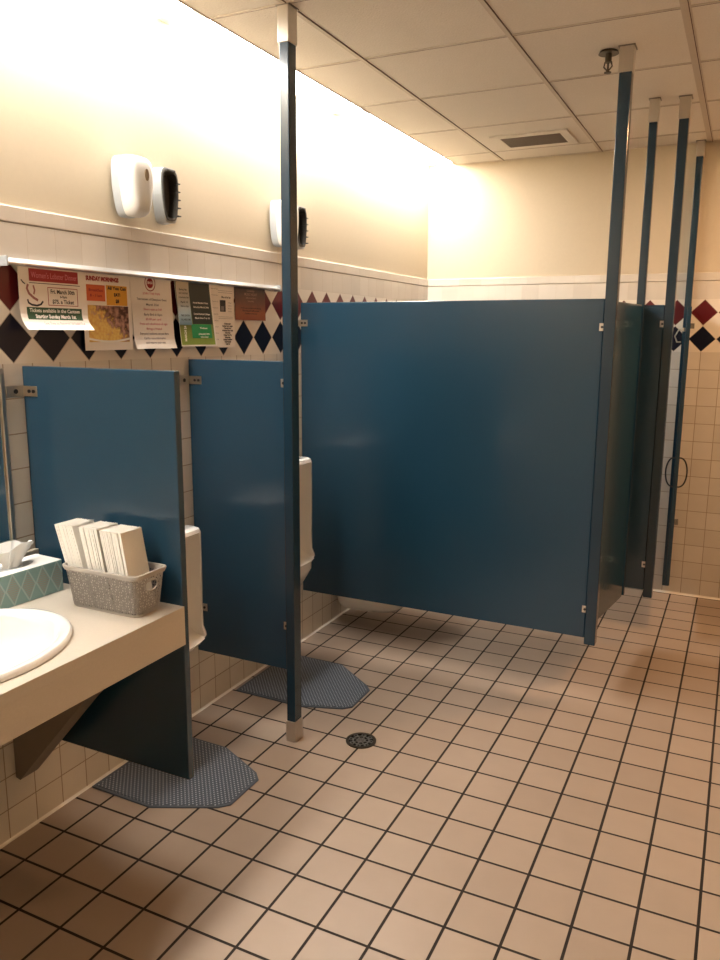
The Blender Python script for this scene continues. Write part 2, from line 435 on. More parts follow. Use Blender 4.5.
# stall doors : built along -y from the hinge then rotated
def door(hinge, end, label, z0=.272, z1=1.783, th=.022):
    hx, hy = hinge; ex, ey = end
    L = math.hypot(ex-hx, ey-hy); ang = math.atan2(ey-hy, ex-hx)+PI/2
    t = thing('stall_door', label, 'door', (hx, hy, z0))
    t.rotation_euler.z = ang
    h = z1-z0
    def P(nm, bm, mat, par=t): return link(nm, bm, mat, par, smooth=nm not in ('panel', 'bumper', 'latch'), world=False)
    P('panel', B(-th/2, th/2, -L, 0, 0, h, bev=.003), M['blue'])
    for zz in (.12, h-.12):
        bm = cyl(bmesh.new(), (0, -.004, zz), .010, .06, 'z', 12); P('hinge', bm, M['chrome'])
    return t, L, P, z0
t, L, P, z0 = door((1.530, 4.165), (1.452, 3.575), 'dark blue stall door ajar inwards behind the post next to the sprinkler')
bm = B(.011, .026, -L+.03, -L+.07, .72, .76, bev=.003); cyl(bm, (.03, -L+.05, .74), .009, .01, 'x', 12)
P('latch', bm, M['chrome'])
t, L, P, z0 = door((1.697, 5.150), (1.741, 4.470), 'dark stall door standing open and seen edge on, with black pull handles at both sides')
for s in (-1, 1):
    path = []
    for i in range(17):
        a = -PI/2+PI*i/16
        path.append((s*(.010+.045*math.cos(a)**.8 if math.cos(a) > 1e-6 else .010), -L+.12, .89-z0+.082*math.sin(a)))
    P('pull_handle', tube(path, .0042), M['black'])
bm = bmesh.new()
box(bm, -.030, -.011, -L+.09, -L+.15, 1.655-z0, 1.675-z0, bev=.002)
P('coat_hook', bm, M['chrome'])
bm = tube([(-.012, -L+.12, 1.66-z0), (-.045, -L+.12, 1.665-z0), (-.062, -L+.12, 1.63-z0), (-.050, -L+.12, 1.60-z0), (-.030, -L+.12, 1.60-z0)], .004)
P('coat_hook', bm, M['chrome'])
for zz in (1.684, .629): P('bumper', B(.011, .030, -L+.02, -L+.05, zz-z0-.014, zz-z0+.014, bev=.002), M['steel_dull'])

# ------------------------------------------------------------------ urinals
def make_urinal(yc, z0, label, h=.56, foot=.0):
    t = thing('urinal', label, 'urinal', (0, yc, z0))
    W = .165
    levels = [ # z, outer depth x, half width, cavity depth, cavity half
        (0.00, .07, .040, 0), (.02, .11, .070, 0), (.06, .165, .105, 0), (.09, .210, .135, 0), (.115, .236, .148, 0),
        (.130, .246, .154, .0), (.137, .249, .156, .03), (.145, .247, .157, .09), (.17, .234, .158, .155), (.20, .232, .160, .185), (.25, .230, .162, .19), (.33, .230, .164, .185),
        (.42, .230, .165, .17), (.48, .230, .165, .15), (.515, .230, .165, .11), (.535, .230, .165, .05), (.542, .230, .164, .0), (.555, .226, .160, 0), (.56, .216, .150, 0)]
    rings = []
    if foot: levels = [(-foot, .09, .05, 0), (-foot*.5, .145, .085, 0), (0, .19, .115, 0), (.06, .222, .138, 0), (.09, .236, .146, 0)]+levels[4:]
    for z, d, hw, cav in levels:
        z = z*h/.56
        r = []
        r.append((.001, -hw, z))
        # outer side to the front, rounded
        for i in range(5):
            a = i/4*PI/2; rr = .03 if d > .15 else .02
            r.append((d-rr+rr*math.sin(a), -hw+rr-rr*math.cos(a), z))
        ci = max(.02, hw-.028)
        for i in range(13):
            a = i/12*PI
            yy = -ci*math.cos(a); xx = d-cav*math.sin(a)**.55 if 0 < i < 12 else d
            bulge = 0
            if z < .16: bulge = .020*math.sin(a)*(min(1, z/.1))
            r.append((xx+(bulge if cav < .03 else bulge*.8), yy, z))
        for i in range(5):
            a = (1-i/4)*PI/2; rr = .03 if d > .15 else .02
            r.append((d-rr+rr*math.sin(a), hw-rr+rr*math.cos(a), z))
        r.append((.001, hw, z))
        rings.append([(x, y+yc, zz+z0) for x, y, zz in r])
    o = link('bowl', loft(rings), M['porc'], t, smooth=True)
    bm = cyl(bmesh.new(), (.075, yc, z0+h+.06), .012, .12, 'z', 16); cyl(bm, (.075, yc, z0+h+.13), .026, .06, 'z', 20)
    cyl(bm, (.038, yc, z0+h+.12), .014, .075, 'x', 16)
    link('flush_valve', bm, M['chrome'], t, smooth=True)
    bm = cyl(bmesh.new(), (.14, yc, z0+.16), .03, .004, 'z', 20)
    link('drain', bm, M['steel_dull'], t)
    return t
make_urinal(2.165, .352, 'white porcelain urinal mounted low, behind the urinal screen at the counter')
make_urinal(3.02, .432, 'white porcelain urinal mounted higher, between the floor to ceiling post and the large blue panel', h=.628, foot=.12)

# urinal mats
def make_mat(pts, label):
    cx = sum(p[0] for p in pts)/len(pts); cy = sum(p[1] for p in pts)/len(pts)
    t = thing('urinal_mat', label, 'floor mat', (cx, cy, 0))
    link('border', prism(pts, 0.0, .006, bev=.0015), M['mat_edge'], t)
    q = [(cx+(x-cx)*.955, cy+(y-cy)*.955) for x, y in pts]
    link('perforated_surface', prism(q, .006, .0085, bev=.0008), M['mat'], t)
make_mat([(.014, 1.905), (.285, 1.90), (.50, 2.005), (.532, 2.04), (.532, 2.215), (.50, 2.25), (.29, 2.350), (.014, 2.355)], 'grey perforated rubber mat on the floor under the low urinal, nearest the counter')
make_mat([(.030, 2.79), (.37, 2.785), (.555, 2.85), (.588, 2.885), (.585, 3.07), (.55, 3.11), (.34, 3.262), (.030, 3.27)], 'grey perforated rubber mat on the floor beside the post, under the higher urinal')

# ------------------------------------------------------------------ toilet (under the large panel)
def make_toilet(yc):
    t = thing('toilet', 'white wall hung toilet bowl seen below the large blue panel', 'toilet', (0, yc, .088))
    rings = []
    for z, x1, hw, x0 in [(.088, .33, .070, .05), (.092, .37, .092, .02), (.12, .41, .115, .006), (.18, .46, .138, .003), (.25, .54, .155, .003), (.32, .60, .17, .003), (.38, .66, .185, .003), (.40, .665, .187, .003)]:
        r = []
        N = 36; cx = (x0+x1)/2; rx = (x1-x0)/2
        for i in range(N):
            a = 2*PI*i/N; c, s = math.cos(a), math.sin(a)
            px = cx+rx*(abs(c)**(.55 if c < 0 else .95))*(1 if c > 0 else -1)
            r.append((px, yc+hw*(abs(s)**(.8))*(1 if s > 0 else -1), z))
        rings.append(r)
    link('bowl', loft(rings), M['porc'], t, smooth=True)
    rings = []
    for z, k in ((.401, .97), (.405, 1.0), (.425, 1.0), (.43, .96)):
        rings.append([(.40+.27*k*math.cos(a*PI/20), yc+.185*k*math.sin(a*PI/20), z) for a in range(40)])
    link('seat', loft(rings), M['white_plastic'], t, smooth=True)
    bm = cyl(bmesh.new(), (.075, yc, .60), .013, .38, 'z', 14); cyl(bm, (.075, yc, .82), .028, .09, 'z', 18); cyl(bm, (.037, yc, .80), .015, .072, 'x', 14)
    link('flush_valve', bm, M['chrome'], t, smooth=True)
make_toilet(3.885)

# ------------------------------------------------------------------ counter, sink, mirror
SC = (.315, 1.205); SA, SB = .245, .300     # sink centre, half width in x, half length in y
CT = .843
t = thing('vanity_counter', 'putty coloured laminate sink counter against the left wall', 'counter', (.3, .9, .725))
bm = bmesh.new()
x0, x1, y0, y1 = .001, .603, .10, 1.7395
N = 48
outer = [bm.verts.new(p+(CT,)) for p in [(x0, y0), (x1, y0), (x1, y1), (x0, y1)]]
inner = [bm.verts.new((SC[0]+(SA-.012)*math.cos(2*PI*i/N), SC[1]+(SB-.012)*math.sin(2*PI*i/N), CT)) for i in range(N)]
E_ = [bm.edges.new((outer[i], outer[(i+1) % 4])) for i in range(4)]+[bm.edges.new((inner[i], inner[(i+1) % N])) for i in range(N)]
bmesh.ops.triangle_fill(bm, use_beauty=True, use_dissolve=False, edges=E_)
fs = list(bm.faces)
ex = bmesh.ops.extrude_face_region(bm, geom=fs)
bmesh.ops.translate(bm, vec=(0, 0, -.03), verts=[v for v in ex['geom'] if isinstance(v, bmesh.types.BMVert)])
bmesh.ops.recalc_face_normals(bm, faces=bm.faces)
link('countertop', bm, M['counter'], t)
link('front_apron', B(.578, .603, y0, y1, .725, CT-.0302), M['counter'], t)
link('backsplash', B(.001, .021, y0, y1, CT+.0002, .945, bev=.002), M['counter'], t)
link('support_bracket', prism([(.001, .205), (.020, .200), (.305, .522), (.50, .722), (.575, .795), (.575, .812), (.001, .812)], 1.60, 1.672, 'y', bev=.001), M['gusset'], t)
link('wall_cleat', B(.001, .045, 1.672, 1.739, .74, .812), M['gusset'], t)
# sink
t = thing('sink', 'white oval basin set into the counter', 'sink', (SC[0], SC[1], CT))
prof = [(1.0, .001), (1.005, .008), (1.0, .014), (.985, .018), (.95, .019), (.90, .016), (.875, .008), (.86, -.01), (.84, -.05), (.78, -.09), (.62, -.125), (.38, -.140), (.12, -.146)]
rings = [[(SC[0]+SA*k*math.cos(2*PI*i/64), SC[1]+SB*k*math.sin(2*PI*i/64), CT+z) for i in range(64)] for k, z in prof]
under = [(.12, -.156), (.40, -.150), (.66, -.135), (.82, -.098), (.88, -.05), (.90, -.01), (.90, .0005)]
rings += [[(SC[0]+SA*k*math.cos(2*PI*i/64), SC[1]+SB*k*math.sin(2*PI*i/64), CT+z) for i in range(64)] for k, z in under]
bm = loft(rings, cap=False)
link('basin', bm, M['porc'], t, smooth=True)
bm = cyl(bmesh.new(), (SC[0], SC[1], CT-.147), .03, .012, 'z', 24)
link('drain', bm, M['chrome'], t)
# mirror
t = thing('wall_mirror', 'framed mirror on the tiled left wall above the counter', 'mirror', (.0, 1.2, .985))
link('glass', B(.004, .009, .55, 1.645, .992, 1.515), M['mirror'], t)
bm = bmesh.new()
for a in ((.001, .016, .535, 1.662, .978, .994), (.001, .016, .535, 1.662, 1.510, 1.526), (.001, .016, .535, .551, .994, 1.510), (.001, .016, 1.646, 1.662, .994, 1.510)):
    box(bm, *a, bev=.002)
link('frame', bm, M['chrome'], t)

# tissue box
t = thing('tissue_box', 'teal tissue box with grey diamond print, on the counter beside the napkin basket', 'tissue box', (.11, 1.56, CT))
ang = math.radians(-4)
def rotz(bm, c, a): bmesh.ops.rotate(bm, verts=bm.verts, cent=c, matrix=Matrix.Rotation(a, 3, 'Z')); return bm
c0 = (.105, 1.575, CT)
link('carton', rotz(B(.045, .165, 1.455, 1.695, CT+.0005, CT+.098, bev=.002), c0, ang), M['tbox'], t)
link('lid', rotz(B(.046, .164, 1.456, 1.694, CT+.0982, CT+.0995), c0, ang), M['tissue'], t)
link('slot', rotz(prism([(.105+.028*math.cos(a*PI/12), 1.565+.07*math.sin(a*PI/12)) for a in range(24)], CT+.0996, CT+.1004), c0, ang), M['grey_plastic'], t)
# a pinched, flaring tissue
rings = []
for k, (z, s, wv) in enumerate([(CT+.100, .030, .2), (CT+.112, .026, .3), (CT+.125, .032, .35), (CT+.140, .042, .4), (CT+.156, .052, .45), (CT+.165, .060, .5)]):
    r = []
    for i in range(40):
        a = 2*PI*i/40
        rad = s*(1+wv*.5*math.sin(3*a+k*.2)+.22*math.sin(7*a))
        r.append((.107+.45*rad*math.cos(a)+.006*k/5, 1.56+rad*math.sin(a)+.004*k, z+.012*math.sin(2*a+1)*k/5))
    rings.append(r)
rings += [[(.107+(x-.107)*.85, 1.56+(y-1.56)*.85, z-.006) for x, y, z in rings[-1]], [(.107+(x-.107)*.6, 1.56+(y-1.56)*.6, z-.002) for x, y, z in rings[1]]]
link('tissue', loft(rings), M['tissue'], t, smooth=True)

# napkin basket
t = thing('storage_basket', 'taupe woven plastic basket holding paper napkins, on the counter corner', 'basket', (.445, 1.64, CT))
bx0, bx1, by0, by1, bh = .302, .553, 1.592, 1.704, .128
def rrect(x0, x1, y0, y1, r, n=6, k=None):
    out = []
    for cx, cy, a0 in ((x1-r, y1-r, 0), (x0+r, y1-r, PI/2), (x0+r, y0+r, PI), (x1-r, y0+r, 3*PI/2)):
        for i in range(n+1):
            a = a0+PI/2*i/n; out.append((cx+r*math.cos(a), cy+r*math.sin(a)))
    return out
def resample(pts, n):
    P_ = [Vector(p) for p in pts]; P_.append(P_[0]); L_ = [0]
    for a, b in zip(P_, P_[1:]): L_.append(L_[-1]+(b-a).length)
    out = []
    for i in range(n):
        s = L_[-1]*i/n
        j = max(q for q in range(len(L_)) if L_[q] <= s+1e-9); j = min(j, len(P_)-2)
        f = (s-L_[j])/max(1e-9, (L_[j+1]-L_[j])); out.append(P_[j].lerp(P_[j+1], f))
    return out
def bring(z, n=72, inset=0):
    f = z/bh; e = .013*f-inset
    return [(p.x, p.y, CT+z) for p in resample(rrect(bx0-e, bx1+e, by0-e+.004, by1+e-.004, .02), n)]
bm = bmesh.new(); rows = 7
V = [[bm.verts.new(p) for p in bring(.008+(bh-.022)*j/rows, 60)] for j in range(rows+1)]
nn = 60
hc = Vector((bx1+.008, (by0+by1)/2, CT+.088))
for j in range(rows):
    for i in range(nn):
        k = (i+1) % nn
        a, b, c, d = V[j][i], V[j][k], V[j+1][k], V[j+1][i]
        m = (a.co+c.co)/2
        if m.x > bx1-.004 and abs(m.y-hc.y) < .024 and abs(m.z-hc.z) < .014: continue
        if (i+j) % 2: bm.faces.new((a, b, c)); bm.faces.new((a, c, d))
        else: bm.faces.new((a, b, d)); bm.faces.new((b, c, d))
bmesh.ops.wireframe(bm, faces=list(bm.faces), thickness=.0046, offset=0, use_replace=True, use_boundary=True, use_even_offset=True)
link('woven_side', bm, M['basket'], t)
rings = [bring(0, 72, .003), bring(.009, 72, 0), bring(.009, 72, .004), bring(.003, 72, .006)]
link('base', loft(rings), M['basket'], t)
rings = [bring(bh-.014, 72, -.003), bring(bh-.003, 72, -.006), bring(bh, 72, -.005), bring(bh, 72, .001), bring(bh-.014, 72, .001), bring(bh-.014, 72, -.003)]
link('rim', loft(rings, cap=False), M['basket'], t, smooth=True)
bm = tube([(hc.x+.001, hc.y+.027*math.cos(a*PI/12)*(1 if True else 0), hc.z+.016*math.sin(a*PI/12)) for a in range(25)], .0028, 6)
link('handle', bm, M['basket'], t)
# napkins, leaning towards the wall, in three bundles
spots = []
for g, (xa, n_, lean, top) in enumerate([(.322, 11, -.30, .240), (.396, 11, -.22, .236), (.468, 13, -.20, .232)]):
    for i in range(n_):
        spots.append((g, xa+i*.0058, lean+random.uniform(-.003, .003)+i*.002, top+random.uniform(-.002, .002)))
names = ['white folded paper napkin in the bundle of the basket nearest the wall', 'white folded paper napkin in the middle bundle of the basket', 'white folded paper napkin in the bundle of the basket nearest the room']
protos = {}
for g, x, lean, hh in spots:
    if g not in protos:
        bm = bmesh.new()
        W_ = .086
        box(bm, -.0025, .0025, -W_/2, W_/2, 0, hh, bev=.0007)
        o = link('paper_napkin', bm, M['napkin']); protos[g] = o
    else:
        o = protos[g].copy(); C.objects.link(o)
    o.location = (x, 1.6465+random.uniform(-.0015, .0015), CT+.011); o.rotation_euler = (random.uniform(-.006, .006), lean, 0)
    grp = 'napkins in bundle: '+['wall side', 'middle', 'room side'][g]
    lab = names[g]
    if (g, x, lean, hh) == spots[0]: lab = 'white folded paper napkin leaning at the very wall end of the basket'; grp = None
    if (g, x, lean, hh) == spots[-1]: lab = 'white folded paper napkin at the room end of the basket, its broad face showing'; grp = None
    if grp is None and 'group' in o: del o['group']
    tag(o, lab, 'paper napkin', grp)

# ------------------------------------------------------------------ rail with flyers
t = thing('display_rail', 'thin aluminium rail across the tiles, holding the hanging flyers', 'rail', (0, 2.45, 1.832))
link('rail_bar', prism([(0, 1.832), (.024, 1.829), (.034, 1.834), (.034, 1.838), (.010, 1.852), (0, 1.853)], 1.692, 3.218, 'y'), M['rail'], t)
for y in (1.686, 3.218): link('end_cap', B(0, .035, y, y+.006, 1.826, 1.855, bev=.001), M['grey_plastic'], t)
def sheet(y0, y1, z0, z1, fn, d=0, tilt=0, n=16):
    """paper sheet facing +x, with thickness, shaped by fn(z); tilt shifts the bottom edge sideways"""
    bm = bmesh.new(); F = []; Bk = []
    for j in range(n+1):
        z = z0+(z1-z0)*j/n; s = tilt*(z1-z)
        F.append([bm.verts.new((fn(z)+d, y+s, z)) for y in (y0, y1)]); Bk.append([bm.verts.new((fn(z)+d-.0005, y+s, z)) for y in (y0, y1)])
    for j in range(n):
        bm.faces.new((F[j][0], F[j][1], F[j+1][1], F[j+1][0])); bm.faces.new((Bk[j][1], Bk[j][0], Bk[j+1][0], Bk[j+1][1]))
        bm.faces.new((F[j][0], F[j+1][0], Bk[j+1][0], Bk[j][0])); bm.faces.new((F[j][1], Bk[j][1], Bk[j+1][1], F[j+1][1]))
    bm.faces.new((F[0][0], Bk[0][0], Bk[0][1], F[0][1])); bm.faces.new((F[n][0], F[n][1], Bk[n][1], Bk[n][0]))
    bmesh.ops.recalc_face_normals(bm, faces=bm.faces)
    return bm
PAPER = flat('flyer paper', (226, 216, 205), .55)
def flyer(label, y0, y1, z0, z1, fn, tilt=0, mat=None):
    t = thing('flyer', label, 'flyer', (fn(z0), (y0+y1)/2, z0), 'flyers on the rail')
    t['tilt'] = 0
    del t['tilt']
    link('sheet', sheet(y0, y1, z0, z1, fn, 0, tilt), mat or PAPER, t)
    return t
def patch(t, name, y0, y1, z0, z1, fn, mat, d=.0004, tilt=0): return link(name, sheet(y0, y1, z0, z1, fn, d, tilt, 8), mat, t)
def word(t, s, h, c, fn, mat, width=None, bold=0, vertical=False, d=0, nm='lettering'):
    bm = textmesh(s, h, c, lambda z: fn(z)+d, width, bold=bold, vertical=vertical)
    return link(nm, bm, mat, t)
RED = flat('print red', (150, 30, 34)); GRN = flat('print green', (38, 74, 44)); INK = flat('print ink', (38, 32, 34)); PAPW = flat('print white', (232, 226, 216))
ORG = flat('print orange', (205, 95, 45)); YEL = flat('print yellow', (222, 160, 48)); PINK = flat('print pink', (206, 120, 128)); GREYT = flat('print grey', (120, 112, 112))
# 1 : the dinner flyer, bottom curling out
def f1(z):
    k = max(0, 1.693-z); return .020+.0000+k*k*11.0
t = flyer('landscape flyer for a dinner with red heading, its bottom edge curling out', 1.735, 2.008, 1.640, 1.832, f1)
patch(t, 'red_banner', 1.776, 1.975, 1.788, 1.826, f1, RED)
word(t, "Women's Lobster Dinner", .018, (1.876, 1.806), f1, PINK, .185, d=.0008)
patch(t, 'rule', 1.776, 1.982, 1.7815, 1.7835, f1, INK)
# thin red frame with three lines
for a in ((1.846, 1.970, 1.7705, 1.7725), (1.846, 1.970, 1.716, 1.718), (1.846, 1.848, 1.716, 1.7725), (1.968, 1.970, 1.716, 1.7725)): patch(t, 'frame_line', *a, f1, RED)
word(t, 'Fri. March 30th', .0125, (1.907, 1.759), f1, INK, .10, .0005)
word(t, '6-9pm', .008, (1.909, 1.744), f1, INK, None, .0003)
word(t, '$75. a Ticket', .0125, (1.907, 1.728), f1, INK, .09, .0005)
patch(t, 'green_banner', 1.760, 1.984, 1.671, 1.709, f1, GRN)
word(t, 'Tickets available in the Canteen', .0115, (1.872, 1.699), f1, PAPW, .205, .0003, d=.0008)
word(t, 'Starting Sunday March 1st', .0115, (1.872, 1.681), f1, PAPW, .165, .0006, d=.0008)
word(t, "See Tina to Reserve 'til Sold Out", .009, (1.900, 1.660), f1, PINK, .17)
# little red and black drawing at its left: a curved figure
def stroke(pts, w_, mat):
    bm = bmesh.new(); A = []
    for q, (a, b) in enumerate(pts):
        (c, d), (e, f) = pts[max(0, q-1)], pts[min(len(pts)-1, q+1)]
        dx, dz = e-c, f-d; L_ = math.hypot(dx, dz); nx, nz = -dz/L_*w_, dx/L_*w_
        A.append([bm.verts.new((f1(z)+.0008, y, z)) for y, z in ((a-nx, b-nz), (a+nx, b+nz))])
    for p_, q_ in zip(A, A[1:]): bm.faces.new((p_[0], q_[0], q_[1], p_[1]))
    link('drawn_stroke', bm, mat, t)
ROSE = flat('print rose', (150, 96, 90))
stroke([(1.745, 1.79), (1.752, 1.782), (1.760, 1.778)], .002, INK)
stroke([(1.765, 1.732), (1.768, 1.722), (1.780, 1.716), (1.800, 1.714), (1.815, 1.718), (1.825, 1.728)], .003, INK)
stroke([(1.770, 1.778), (1.765, 1.765), (1.772, 1.75), (1.788, 1.738), (1.805, 1.73)], .004, ROSE)
stroke([(1.790, 1.775), (1.794, 1.76), (1.790, 1.748)], .003, ROSE)
# 2 : breakfast
f2 = lambda z: .012
t = flyer('flyer with a photo of eggs and bacon under orange and yellow boxes', 2.000, 2.232, 1.572, 1.832, f2)
word(t, 'SUNDAY MORNINGS', .014, (2.095, 1.812), f2, RED, .155, .0012)
patch(t, 'orange_box', 2.018, 2.104, 1.738, 1.792, f2, ORG)
word(t, 'Breakfast', .009, (2.060, 1.774), f2, RED, .066, .0003, d=.0008)
word(t, '8 - 11am', .009, (2.060, 1.756), f2, RED, .055, .0003, d=.0008)
patch(t, 'yellow_box', 2.110, 2.212, 1.726, 1.794, f2, YEL)
word(t, 'All You Can', .011, (2.161, 1.784), f2, INK, .09, .0006, d=.0008)
word(t, 'EAT!', .011, (2.161, 1.762), f2, INK, None, .0006, d=.0008)
word(t, '$8', .012, (2.161, 1.740), f2, INK, None, .0006, d=.0008)
M['food'] = food_mat()
patch(t, 'food_photo', 2.020, 2.215, 1.600, 1.724, f2, M['food'])
bm = bmesh.new()
pts = [(2.018+.195*i/12, 1.612-.010*math.sin(PI*i/12)) for i in range(13)]
for (a, b), (c, d) in zip(pts, pts[1:]):
    bm.faces.new([bm.verts.new((.0136, y, z)) for y, z in ((a, b-.004), (c, d-.004), (c, d+.003), (a, b+.003))])
link('plate_edge', bm, PAPW, t)
# 3 : white letter with red round emblem
def f3(z): k = max(0, 1.625-z); return .013+.004*0+k*k*4
t = flyer('white letter sheet with a red round emblem and centred lines of print', 2.226, 2.452, 1.574, 1.832, f3, .06)
bm = bmesh.new()
def ring(bm, cy, cz, r0, r1, fn, a0=0, a1=2*PI, n=28, zmax=9, d=.0008):
    for i in range(n):
        a = a0+(a1-a0)*i/n; b = a0+(a1-a0)*(i+1)/n
        q = [(cy+r*math.cos(s), cz+r*math.sin(s)) for r, s in ((r0, a), (r1, a), (r1, b), (r0, b))]
        if max(z for _, z in q) > zmax: continue
        bm.faces.new([bm.verts.new((fn(z)+d, y, z)) for y, z in q])
ring(bm, 2.335, 1.813, .026, .0295, f3, zmax=1.832)
ring(bm, 2.335, 1.813, .001, .018, f3, zmax=1.832, d=.0006)
link('emblem', bm, RED, t)
word(t, 'BINGO', .009, (2.335, 1.814), f3, PAPW, .030, .0004, d=.0012)
lines = [('JOIN THE FUN', .095, 0, 1.775), ('Tournament of Champions Event', .165, 1, 1.754), ('March 31st', .07, 1, 1.735), ('Doors open at 5:00', .10, 0, 1.718), ('Early Bird 6:15pm', .10, 1, 1.699), ('$5.00 per card', .085, 0, 1.682), ('Prizes and refreshments all night', .155, 0, 1.665), ('Bring a friend', .085, 0, 1.647), ('Everyone is welcome, see you there', .160, 2, 1.629), ('Call for more information', .12, 2, 1.612), ('and reserve your seat', .11, 2, 1.596)]
for s, wd, cc, z in lines: word(t, s, .0078, (2.338+.06*(1.832-z), z), f3, (PINK, INK, GREYT)[cc] if cc != 1 else GREYT, wd, .0002)
# 4 : green flyer
f4 = lambda z: .013+max(0, 1.8-z)*.06
t = flyer('green and black glossy flyer with a white right edge', 2.475, 2.705, 1.580, 1.832, f4, .07, mat=PAPW)
M['leafy'] = grad_mat('printed olive leaves', 1.58, 1.83, [(0, (.22, .30, .04, 1)), (.25, (.16, .20, .03, 1)), (.6, (.10, .11, .03, 1)), (1, (.02, .04, .015, 1))], 60)
patch(t, 'leaf_print', 2.477, 2.695, 1.586, 1.832, f4, M['leafy'], tilt=.07)
patch(t, 'dark_box', 2.560, 2.690, 1.668, 1.830, f4, flat('print black green', (14, 26, 18), .4), d=.0007, tilt=.07)
patch(t, 'green_box', 2.560, 2.690, 1.612, 1.667, f4, flat('print emerald', (14, 130, 70), .4), d=.0007, tilt=.07)
for s, wd, z in (('Annual Members Picnic', .10, 1.752), ('Saturday March 24th', .10, 1.735), ('Corned Beef and Cabbage', .105, 1.708), ('Music from 7 to 10', .095, 1.692), ('Tickets', .05, 1.652), ('AVAILABLE NOW', .075, 1.628), ('in the canteen', .05, 1.617)):
    word(t, s, .007, (2.625+.07*(1.832-z), z), f4, PAPW, wd, .0002, d=.0009)
word(t, 'MARCH 24', .013, (2.520, 1.630), f4, PAPW, .06, .0006, vertical=True, d=.0012)
f4b = lambda z: f4(z)+.004
t = flyer('small tan and pale blue leaflet in front of the green flyer', 2.478, 2.556, 1.664, 1.830, f4b, .04, mat=grad_mat('printed tan to blue', 1.664, 1.83, [(0, (.10, .19, .24, 1)), (.25, (.32, .42, .47, 1)), (.6, (.42, .40, .36, 1)), (1, (.46, .37, .24, 1))], 10))
for s, wd, z in (('Spring Fair', .05, 1.800), ('and Craft Sale', .055, 1.786), ('Community Hall', .06, 1.770), ('April 14', .045, 1.752), ('10am to 4pm', .05, 1.736), ('FREE ENTRY', .055, 1.700), ('ALL WELCOME', .058, 1.684)):
    word(t, s, .007, (2.519+.04*(1.83-z), z), f4b, INK, wd, .0002)
# 5 : newsletter
f5 = lambda z: .010
t = flyer('grey printed newsletter page with a small dark photo', 2.662, 2.872, 1.572, 1.832, f5, .02)
patch(t, 'photo', 2.772, 2.812, 1.722, 1.770, f5, flat('print photo dark', (44, 42, 44)))
patch(t, 'photo', 2.778, 2.800, 1.726, 1.745, f5, GREYT, d=.0009)
word(t, 'Officer of the Year', .008, (2.815, 1.782), f5, INK, .07, .0004)
for i in range(9): word(t, ['The committee met on Monday', 'to plan the summer season', 'and all of the members who', 'came along were thanked', 'Dues are payable in March', 'please see the secretary', 'Parking is behind the hall', 'use the side entrance', 'after nine in the evening'][i], .0055, (2.730, 1.815-.026*i), f5, GREYT, .055, 0)
for i, s in enumerate(['Calendar', 'Monday Darts League', 'Tuesday Pool', 'Wednesday Dinner Night', 'Thursday', 'Friday Fish Fry', 'Saturday', 'Sunday Breakfast', 'Hall Rental', 'Call Us']):
    word(t, s, .0062, (2.822, 1.672-.0095*i), f5, INK, (.05, .075, .05, .08, .04, .06, .04, .065, .045, .03)[i], .0005)
for i in range(4): word(t, ['news', 'notes', 'from', 'the bar'][i], .0055, (2.842, 1.760-.012*i), f5, GREYT, .025, 0)
for z in (1.808, 1.800, 1.700, 1.693): patch(t, 'rule', 2.76, 2.862, z, z+.0012, f5, GREYT)
# 6 : brown sunset flyer
f6 = lambda z: .009
M['sunset'] = grad_mat('printed sunset', 1.69, 1.832, [(0, (.28, .08, .03, 1)), (.25, (.30, .10, .04, 1)), (.5, (.16, .06, .03, 1)), (1, (.035, .022, .018, 1))], 35)
t = flyer('small brown sunset coloured flyer, last on the rail', 2.880, 3.122, 1.690, 1.832, f6, .03, mat=M['sunset'])
TAN = flat('print tan', (150, 116, 96))
for s, wd, z, h in (('Country', .06, 1.818, .009), ('MUSIC NIGHT', .10, 1.802, .011), ('with live band', .08, 1.787, .007), ('Saturday', .05, 1.773, .007)): word(t, s, h, (3.005, z), f6, TAN, wd, .0003)
for s, wd, z in (('Doors open at seven in the evening', .16, 1.743), ('Dancing and raffle prizes', .13, 1.731), ('Tickets at the bar', .10, 1.719)): word(t, s, .006, (3.005, z), f6, INK, wd, .0002)

# ------------------------------------------------------------------ dispensers
def dispenser_outline(yc, zc, hw, hh, n=40, top=1.0, bot=.72):
    pts = []
    for i in range(n):
        a = 2*PI*i/n; c, s = math.cos(a), math.sin(a)
        y = abs(c)**.42*(1 if c > 0 else -1); z = abs(s)**.42*(1 if s > 0 else -1)
        k = bot+(top-bot)*min(1, max(0, (z+1)/1.1))
        pts.append((yc+hw*k*y, zc+hh*z))
    return pts
def closed_dispenser(yc, label, zc=2.134):
    t = thing('air_freshener', label, 'dispenser', (0, yc, zc-.1), 'white air freshener dispensers')
    def rg(x, k, dz=0, kb=1): return [(x, yc+(y-yc)*k, zc+(z-zc)*k*kb+dz) for y, z in dispenser_outline(yc, zc, .060, .102)]
    link('back_plate', loft([rg(.0012, 1), rg(.022, 1.0), rg(.036, .97)]), M['grey_plastic'], t, smooth=True)
    link('cover', loft([rg(.034, .985), rg(.045, 1.0), rg(.066, .98, .0), rg(.082, .93, .002), (rg(.091, .84, .003)), rg(.095, .68, .004), rg(.0965, .4, .004)]), M['white_plastic'], t, smooth=True)
    o = [(yc+.012+.010*math.cos(a*PI/10), zc+.038+.020*math.sin(a*PI/10)) for a in range(20)]
    link('sensor_window', prism(o, .088, .0985, 'x'), M['tan'], t)
    return t
